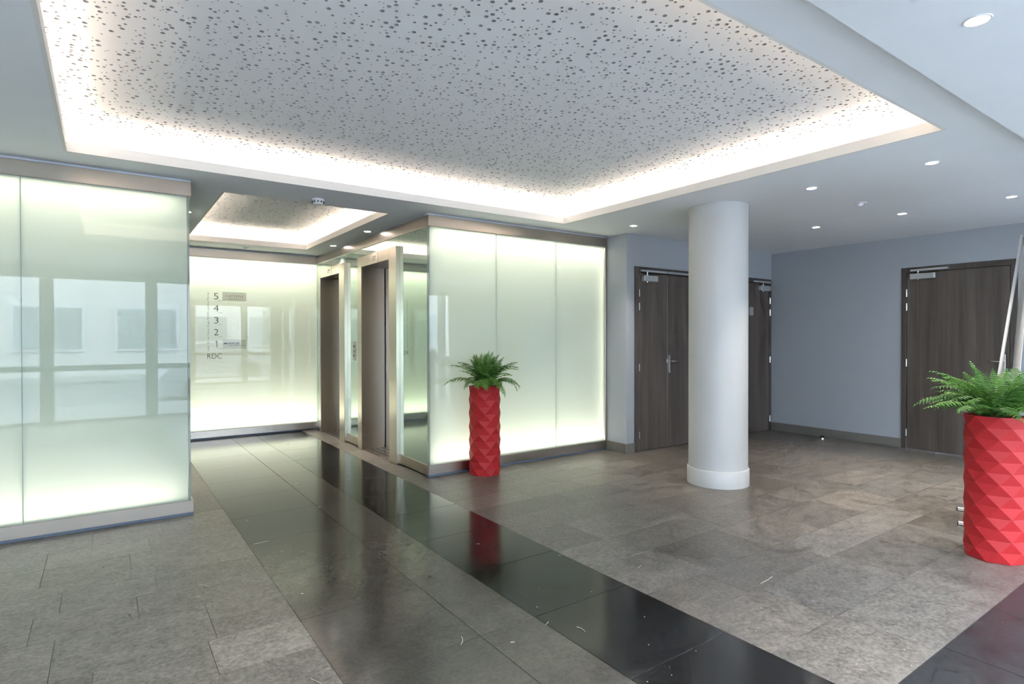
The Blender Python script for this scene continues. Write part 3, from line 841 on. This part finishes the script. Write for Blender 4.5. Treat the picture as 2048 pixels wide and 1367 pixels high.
ds = empty('door_stop', (7.98, 3.99, 0)); tag(ds, 'small black and chrome door stop on the floor by the side wall', 'door stop')
obj('base', MB().lathe([(.026, 0.0004), (.026, .018), (.020, .026)], 7.98, 3.99, 16), M['chrome'], ds, auto=40)
obj('buffer', MB().lathe([(.022, .0265), (.024, .03), (.024, .050), (.018, .056)], 7.98, 3.99, 16), M['black'], ds, auto=40)

# ------------------------------------------------------------------ column
cc = empty('column', (4.82, 3.40, 0)); tag(cc, 'round white column with a thicker white base ring', 'column')
obj('shaft', MB().lathe([(.271, .155), (.271, HC)], 4.82, 3.40, 64), M['column'], cc, auto=40)
obj('base_ring', MB().lathe([(.284, 0.0004), (.284, .150), (.281, .156), (.2715, .158)], 4.82, 3.40, 64), M['column'], cc, auto=30)

# ------------------------------------------------------------------ ceiling fittings
def downlight(x, y, z, label, w=SPOT_W, group='recessed downlights'):
    d = empty('downlight', (x, y, z)); tag(d, label, 'downlight', group)
    obj('trim_ring', MB().lathe([(.036, z-.0002), (.038, z-.004), (.044, z-.004), (.047, z-.0002)], x, y, 28, cap0=False, cap1=False), M['white_pl'], d, auto=40)
    obj('lamp_disc', MB().lathe([(.0355, z-.0015), (.0355, z-.0005)], x, y, 24), M['lamp'], d)
    a = area('downlight_lamp', d, (x, y, z-.006), (0, 0, -1), .066, .066, w, (1.0, .93, .84), 'DISK', math.radians(70))
    return d
downlight(2.646, .762, 2.57, 'bright downlight in the lowered entrance ceiling, largest in the photo')
downlight(4.832, 1.650, HC, 'downlight closest to the pointed right corner of the large recess')
downlight(4.832, 2.509, HC, 'downlight above and right of the white column, beside the large recess edge')
downlight(6.589, 1.644, HC, 'downlight at the right picture edge, above the side wall door')
downlight(6.587, 2.505, HC, 'middle downlight of the row in front of the side wall')
downlight(6.593, 3.372, HC, 'dimmer downlight just right of the column, farthest of its row', SPOT_W*.6)
downlight(4.824, 4.490, HC, 'downlight near the end of the middle glass wall, left of the column', SPOT_W*.8)
downlight(2.520, 6.511, HC, 'downlight above the nearer elevator, close to the steel header')
downlight(2.531, 7.784, HC, 'downlight above the farther elevator, close to the steel header')
downlight(0.667, 6.500, HC, 'downlight just peeking out beside the end of the first glass wall')

sd = empty('smoke_detector', (1.571, 5.25, HC)); tag(sd, 'round white smoke detector between the two ceiling recesses', 'detector')
obj('base', MB().lathe([(.052, HC-.0002), (.054, HC-.012), (.050, HC-.016)], 1.571, 5.25, 32), M['white_pl'], sd, auto=35)
obj('head', MB().lathe([(.046, HC-.0165), (.048, HC-.030), (.040, HC-.046), (.022, HC-.052)], 1.571, 5.25, 32), M['white_pl'], sd, auto=35)
for q in range(10):
    a = 2*math.pi*q/10
    x, y = 1.571+.0475*math.cos(a), 5.25+.0475*math.sin(a)
    obj('vent_slot', MB().box(x-.006, x+.006, y-.006, y+.006, HC-.033, HC-.022), M['dark'], sd)
for (x, y, lb_) in ((5.746, 2.533, 'low white ceiling sensor between the downlight rows, right of the column'), (1.586, 8.60, 'tiny white ceiling sensor above the directory glass wall')):
    q = empty('ceiling_sensor', (x, y, HC)); tag(q, lb_, 'sensor', 'ceiling sensors')
    obj('base', MB().lathe([(.058, HC-.0002), (.056, HC-.005), (.030, HC-.007)], x, y, 28), M['white_pl'], q, auto=35)
    obj('lens', MB().lathe([(.029, HC-.0072), (.027, HC-.018), (.016, HC-.028), (.004, HC-.031)], x, y, 24), M['white_pl'], q, auto=50)

el = empty('emergency_light', (2.0, .77, 2.57)); tag(el, 'white emergency light box under the lowered ceiling, cut by the top edge', 'emergency light')
obj('housing', MB().bbox(1.83, 2.171, .73, .805, 2.497, 2.5695, .004), M['white_pl'], el)
obj('diffuser', MB().bbox(1.84, 2.161, .74, .795, 2.485, 2.4965, .003), M['white_pl'], el)

# ------------------------------------------------------------------ potted ferns
def frond_mesh(L, e0, bend, wmax, seed, npin=21):
    rnd = random.Random(seed)
    pts = [Vector((0, 0, 0))]; th = []
    n = 26
    for i in range(n):
        s = (i+.5)/n
        t = e0-bend*s**1.35
        th.append(t)
        pts.append(pts[-1]+Vector((math.cos(t), 0, math.sin(t)))*(L/n))
    sway = rnd.choice((-1, 1))*rnd.uniform(.03, .10)
    for i, p in enumerate(pts): p.y += sway*(i/n)**2*L/.4
    mb_ = MB()
    mb_.tube(pts[::2], .0024, 5, 1, .0008)
    for i in range(npin):
        s = .12+.88*i/npin
        j = min(n-1, int(s*n)); p = pts[j]+(pts[j+1]-pts[j])*(s*n-j)
        t = (pts[j+1]-pts[j]).normalized()
        nrm = Vector((-t.z, 0, t.x))
        w = 1.25*wmax*(math.sin(math.pi*(.16+.80*s))**.75)*(1.0 if s < .85 else (1.02-s)/.17)
        d = L/npin*.36
        for sg in (-1, 1):
            lat = Vector((0, sg, 0))
            dirv = (lat*1.0+t*rnd.uniform(.18, .38)-nrm*rnd.uniform(.12, .42)).normalized()
            lift = nrm*.004
            a, b_ = p-t*d*.8, p+t*d*.8
            mid = p+dirv*w*.5+lift
            tip = p+dirv*w*rnd.uniform(.93, 1.06)-nrm*w*.08+t*d*.4
            o = len(mb_.v)
            mb_.v += [a, mid-t*d*.85, tip, mid+t*d*.85, b_, mid+nrm*.0025]
            for f in ((0, 1, 5), (1, 2, 5), (2, 3, 5), (3, 4, 5), (4, 0, 5)):
                mb_.f.append(tuple(o+q for q in f)); mb_.m.append(0)
    me = bpy.data.meshes.new('frond')
    me.from_pydata([tuple(v) for v in mb_.v], [], mb_.f)
    me.materials.append(M['leaf']); me.materials.append(M['stem'])
    for pp, i in zip(me.polygons, mb_.m): pp.material_index = i
    me.update()
    reach = max(v.co.x for v in me.vertices)
    return me, reach
FR = {'up': [frond_mesh(.36, math.radians(86), .35, .045, 1), frond_mesh(.33, math.radians(80), .6, .05, 2), frond_mesh(.38, math.radians(82), .75, .048, 3)],
      'mid': [frond_mesh(.43, math.radians(68), 1.3, .058, 4), frond_mesh(.45, math.radians(60), 1.15, .06, 5), frond_mesh(.41, math.radians(64), 1.75, .058, 6)],
      'low': [frond_mesh(.43, math.radians(48), 1.7, .060, 7), frond_mesh(.44, math.radians(42), 1.25, .060, 8), frond_mesh(.46, math.radians(52), 2.4, .056, 9)]}

def potted_fern(x, y, label, rot, seed, wall_y=None, extra=()):
    rnd = random.Random(seed)
    o = empty('potted_fern', (x, y, 0)); tag(o, label, 'potted plant', 'tall red planters with ferns')
    R, H, n, rows = .163, .90, 8, 13
    pm = MB()
    for j in range(rows+1):
        for q in range(n):
            a = rot+2*math.pi*(q+(.5 if j % 2 else 0))/n
            rr = R*(.985 if j in (0,) else 1)
            pm.v.append(Vector((x+rr*math.cos(a), y+rr*math.sin(a), .0006+H*j/rows)))
    for j in range(rows):
        for q in range(n):
            a, b_ = j*n+q, j*n+(q+1) % n
            if j % 2 == 0:
                c0, c1 = (j+1)*n+q, (j+1)*n+(q-1) % n
                pm.f += [(a, b_, c0), (a, c0, c1)]
            else:
                c0, c1 = (j+1)*n+(q+1) % n, (j+1)*n+q
                pm.f += [(a, b_, c0), (a, c0, c1)]
            pm.m += [0, 0]
    # rim and inner wall
    top = rows*n; o1 = len(pm.v)
    for dz, rr in ((0, R-.014), (-.06, R-.016)):
        for q in range(n):
            a = rot+2*math.pi*(q+.5)/n
            pm.v.append(Vector((x+rr*math.cos(a), y+rr*math.sin(a), .0006+H+dz)))
    for q in range(n):
        q2 = (q+1) % n
        pm.f += [(top+q, top+q2, o1+q2, o1+q), (o1+q, o1+q2, o1+n+q2, o1+n+q)]; pm.m += [0, 0]
    pm.f.append(tuple(reversed(range(n)))); pm.m.append(0)
    obj('pot', pm, M['red'], o)
    obj('soil', MB().lathe([(.135, H-.05), (.135, H-.02), (.07, H-.010)], x, y, 12), M['soil'], o)
    plan = []
    for q in range(11): plan.append(('up', q*2.4+rnd.uniform(-.3, .3), rnd.uniform(.85, 1.12)))
    for q in range(26): plan.append(('mid', q*2*math.pi/26+rnd.uniform(-.2, .2), rnd.uniform(.68, 1.14)))
    for q in range(22): plan.append(('low', q*2*math.pi/22+rnd.uniform(-.2, .2), rnd.uniform(.70, 1.12)))
    plan += list(extra)
    for kind_, az, scl in plan:
        me, reach = rnd.choice(FR[kind_])
        if wall_y is not None and math.sin(az) > .05:
            lim = (wall_y-y-.02)/math.sin(az)
            if reach*scl > lim:
                me, reach = FR['up'][0]
                scl = min(1.0, lim/max(reach+.03, .01))
                if scl < .5: scl = .6
        f = bpy.data.objects.new('frond', me); col.objects.link(f); f.parent = o
        f.location = (.035*math.cos(az)*rnd.uniform(.2, 1), .035*math.sin(az)*rnd.uniform(.2, 1), H-.02)
        f.rotation_euler = (rnd.uniform(-.32, .32), rnd.uniform(-.15, .15), az)
        f.scale = (scl,)*3
        if wall_y is not None:
            for _ in range(12):
                mtx = Matrix.LocRotScale(f.location, f.rotation_euler, f.scale)
                if y+max((mtx @ v.co).y for v in me.vertices) < wall_y-.012: break
                f.scale = tuple(q*.88 for q in f.scale); f.rotation_euler[0] *= .5; f.rotation_euler[1] -= .06
    return o
view1 = math.atan2(-5.017, -3.19); view2 = math.atan2(-1.226, -4.626)
potted_fern(3.19, 5.017, 'tall red faceted planter with fern against the middle glass wall', view1+math.pi/8, 3, YF,
            extra=[('low', view1-.25, 1.05), ('low', view1+.45, .9)])
potted_fern(4.626, 1.226, 'tall red faceted planter with fern nearest the camera, at the right edge', view2+math.pi/8+.12, 8,
            extra=[('low', view2-1.5, 1.1), ('mid', view2-1.6, 1.05), ('low', view2-1.3, 1.05), ('low', view2-.5, .9)])

# ------------------------------------------------------------------ roll-up banner stand seen edge-on behind the near planter
bn = empty('banner_stand', (5.46, 1.42, 0)); tag(bn, 'white roll-up banner stand seen edge-on behind the near red planter', 'banner stand')
ang = .2867; U = Vector((math.cos(ang), math.sin(ang), 0)); W = Vector((U.y, -U.x, 0))
bc = Vector((5.46, 1.406, 0))
def oriented(c, du, dw, z0, z1, lean=0.0):
    vs_ = []
    for z in (z0, z1):
        for su, sw in ((-1, -1), (1, -1), (1, 1), (-1, 1)):
            p = c+U*du*su+W*dw*sw+W*lean*z; vs_.append((p.x, p.y, z))
    return MB().add(vs_, [(0, 3, 2, 1), (4, 5, 6, 7), (0, 1, 5, 4), (1, 2, 6, 5), (2, 3, 7, 6), (3, 0, 4, 7)])
obj('cassette', oriented(bc-W*.03, .43, .055, .03, .105), M['alu'], bn)
obj('sheet', oriented(bc, .42, .0012, .105, 2.12, .064), M['banner'], bn)
topc = bc+W*.064*2.12
obj('top_rail', oriented(topc, .425, .008, 2.11, 2.14), M['alu'], bn)
pb = Vector((5.331, 1.536, .0)); lean = .122
obj('pole', MB().tube([pb+W*lean*.1+Vector((0, 0, .10)), pb+W*lean*2.13+Vector((0, 0, 2.13))], .0105, 12), M['banner'], bn, smooth=True)
obj('pole_foot', MB().tube([pb+Vector((0, 0, .105)), bc-W*.03+Vector((0, 0, .09))], .012, 8), M['alu'], bn)
for tip in ((5.604, 1.71), (5.179, 1.574)):
    tp = Vector((tip[0], tip[1], 0))-W*.022; ed = tp+W*.48
    def bar(a, b_, hw, z0, z1):
        vs_ = []
        for z in (z0, z1):
            for p, s in ((a, -1), (b_, -1), (b_, 1), (a, 1)):
                q = p+U*hw*s; vs_.append((q.x, q.y, z))
        return MB().add(vs_, [(0, 3, 2, 1), (4, 5, 6, 7), (0, 1, 5, 4), (1, 2, 6, 5), (2, 3, 7, 6), (3, 0, 4, 7)])
    ft = obj('foot', bar(tp+W*.007, ed, .014, .006, .026), M['banner'], bn)
    obj('end_cap', bar(tp, tp+W*.0068, .0155, .0005, .027), M['black'], ft)
    obj('end_cap', bar(ed+W*.0002, ed+W*.012, .0155, .0005, .027), M['black'], ft)

# ------------------------------------------------------------------ glazed entrance front behind the viewer
wf2 = empty('window_1', (2.3, YW, 0)); tag(wf2, 'glazed entrance front behind the viewer', kind='structure')
zt_ = 2.36
k0, k1 = -2, 5
edges = []
for k in range(k0, k1+1):
    edges.append((-.67+1.42*k, .57+1.42*k))
edges = [(max(a, XO), min(b_, XR)) for a, b_ in edges if b_ > XO and a < XR-.1]
prev = XO
for a, b_ in edges:
    if a-prev > .005:
        obj('mullion', MB().bbox(prev, a, YW-.06, YW+.02, 0, zt_, .004), M['frame_d'], wf2)
    obj('transom', MB().bbox(a, b_, YW-.05, YW+.01, .86, .95, .003), M['frame_d'], wf2)
    obj('bottom_rail', MB().bbox(a, b_, YW-.05, YW+.01, 0, .06, .003), M['frame_d'], wf2)
    obj('pane', MB().box(a, b_, YW-.026, YW-.020, .95, zt_), M['window'], wf2)
    obj('pane', MB().box(a, b_, YW-.026, YW-.020, .06, .86), M['window'], wf2)
    prev = b_
if XR-prev > .005: obj('mullion', MB().bbox(prev, XR, YW-.06, YW+.02, 0, zt_, .004), M['frame_d'], wf2)
obj('lintel', MB().box(XO, XR+.1, YW-.1, YW+.03, zt_, 2.57), M['frame_d'], wf2)

# street outside
st = obj('pavement', MB().box(-40, 50, -4.6, YW-.1, -.20, -.02), M['paving']); tag(st, kind='structure')
st = obj('road', MB().box(-40, 50, -13, -4.6, -.30, -.14), M['asphalt']); tag(st, kind='structure')
st = obj('pavement', MB().box(-40, 50, -60, -13, -.30, -.02), M['paving']); tag(st, kind='structure')
bl = empty('building', (3, -15, 0)); tag(bl, 'pale building across the street, mirrored in the glass wall', 'building')
obj('wall', MB().box(-30, 36, -26, -16, -.02, 11.0), M['facade'], bl)
for q in range(-9, 12):
    for z in (.9, 3.9, 6.9):
        w_ = obj('window', MB().box(q*3+.3, q*3+2.4, -16.02, -15.9, z, z+1.7), M['white_pl'], bl)
        obj('pane', MB().box(q*3+.4, q*3+2.3, -15.895, -15.88, z+.1, z+1.6), M['pane_far'], w_)
cr = empty('car', (3.2, -6.2, -.14)); tag(cr, 'silver car parked outside, mirrored in the glass wall', 'car')
prof = [(1.05, .35), (1.0, .62), (1.15, .78), (2.0, .92), (2.75, 1.38), (3.9, 1.42), (4.75, 1.02), (5.2, .92), (5.25, .40), (5.1, .25), (1.2, .25)]
cm = MB(); n = len(prof)
for yy, sc_ in ((-5.55, .0), (-5.45, .04), (-7.1, .04), (-7.2, .0)):
    pass
vs_ = []
for yy, ins in ((-5.42, .10), (-5.36, .0), (-7.04, .0), (-6.98, .10)):
    for (a, z) in prof:
        vs_.append((3.15+(a-3.15)*(1-ins*.2), yy if ins == 0 else (-5.30 if yy > -6 else -7.10), z-.14+(-ins*.3 if z > 1 else 0)))
order = [0, 1, 2, 3]
vs2 = vs_[0:n]+vs_[n:2*n]+vs_[2*n:3*n]+vs_[3*n:]
fs_ = [tuple(range(n)), tuple(reversed(range(3*n, 4*n)))]
for j in range(3):
    for q in range(n):
        fs_.append((j*n+q, j*n+(q+1) % n, (j+1)*n+(q+1) % n, (j+1)*n+q))
obj('body', cm.add(vs2, fs_), M['carpaint'], cr, auto=35)
for xw in (1.85, 4.45):
    for yw in (-5.34, -7.06):
        wv = [(xw+.32*math.cos(2*math.pi*q/20), yw+dy, .18+.32*math.sin(2*math.pi*q/20)) for dy in (-.09, .09) for q in range(20)]
        obj('wheel', MB().add(wv, [(q, (q+1) % 20, 20+(q+1) % 20, 20+q) for q in range(20)]+[tuple(range(20)), tuple(reversed(range(20, 40)))]), M['black'], cr)

# ------------------------------------------------------------------ straw and crumbs on the floor
db = MB(); rnd = random.Random(5)
def straw(x, y, ln, a, bend):
    pts = []
    for q in range(6):
        s = q/5-.5
        pts.append((x+math.cos(a)*ln*s-math.sin(a)*bend*s*s, y+math.sin(a)*ln*s+math.cos(a)*bend*s*s, .0022))
    db.tube(pts, .0013, 5)
for (x, y, ln, a, bd) in ((1.34, 2.30, .07, 1.0, .03), (1.86, 2.06, .06, 1.6, .03), (.70, 2.36, .09, 1.9, .02), (.86, 4.2, .10, .1, .01), (.45, 3.66, .06, 2.4, .02), (2.66, 2.42, .05, .4, .02), (1.76, 2.2, .03, .5, .01), (3.1, 1.86, .14, .1, .01)):
    straw(x, y, ln, a, bd)
for q in range(60):
    x, y = rnd.uniform(.2, 6.5), rnd.uniform(1.1, 6)
    if (x-4.82)**2+(y-3.4)**2 < .12 or (y > 4.7 and x > 2.5) or (x-4.63)**2+(y-1.23)**2 < .05 or (x < .6 and y > 5): continue
    straw(x, y, rnd.uniform(.008, .02), rnd.uniform(0, 3.1), .004)
for (x, y, r) in ((.09, 3.49, .012), (1.38, 3.86, .006), (-.02, 4.3, .006), (1.96, 7.9, .008), (3.42, 4.72, .007)):
    o_ = len(db.v)
    db.v += [Vector((x+r*rnd.uniform(-1, 1), y+r*rnd.uniform(-1, 1), .001+rnd.uniform(0, r*.9))) for q in range(5)]
    db.f += [(o_, o_+1, o_+2), (o_+1, o_+3, o_+2), (o_+2, o_+3, o_+4), (o_, o_+2, o_+4)]; db.m += [1]*4
de = obj('floor_debris', db, [M['straw'], M['soil']])
tag(de, 'scattered wisps of straw and pale crumbs on the stone floor', 'debris', kind='stuff')
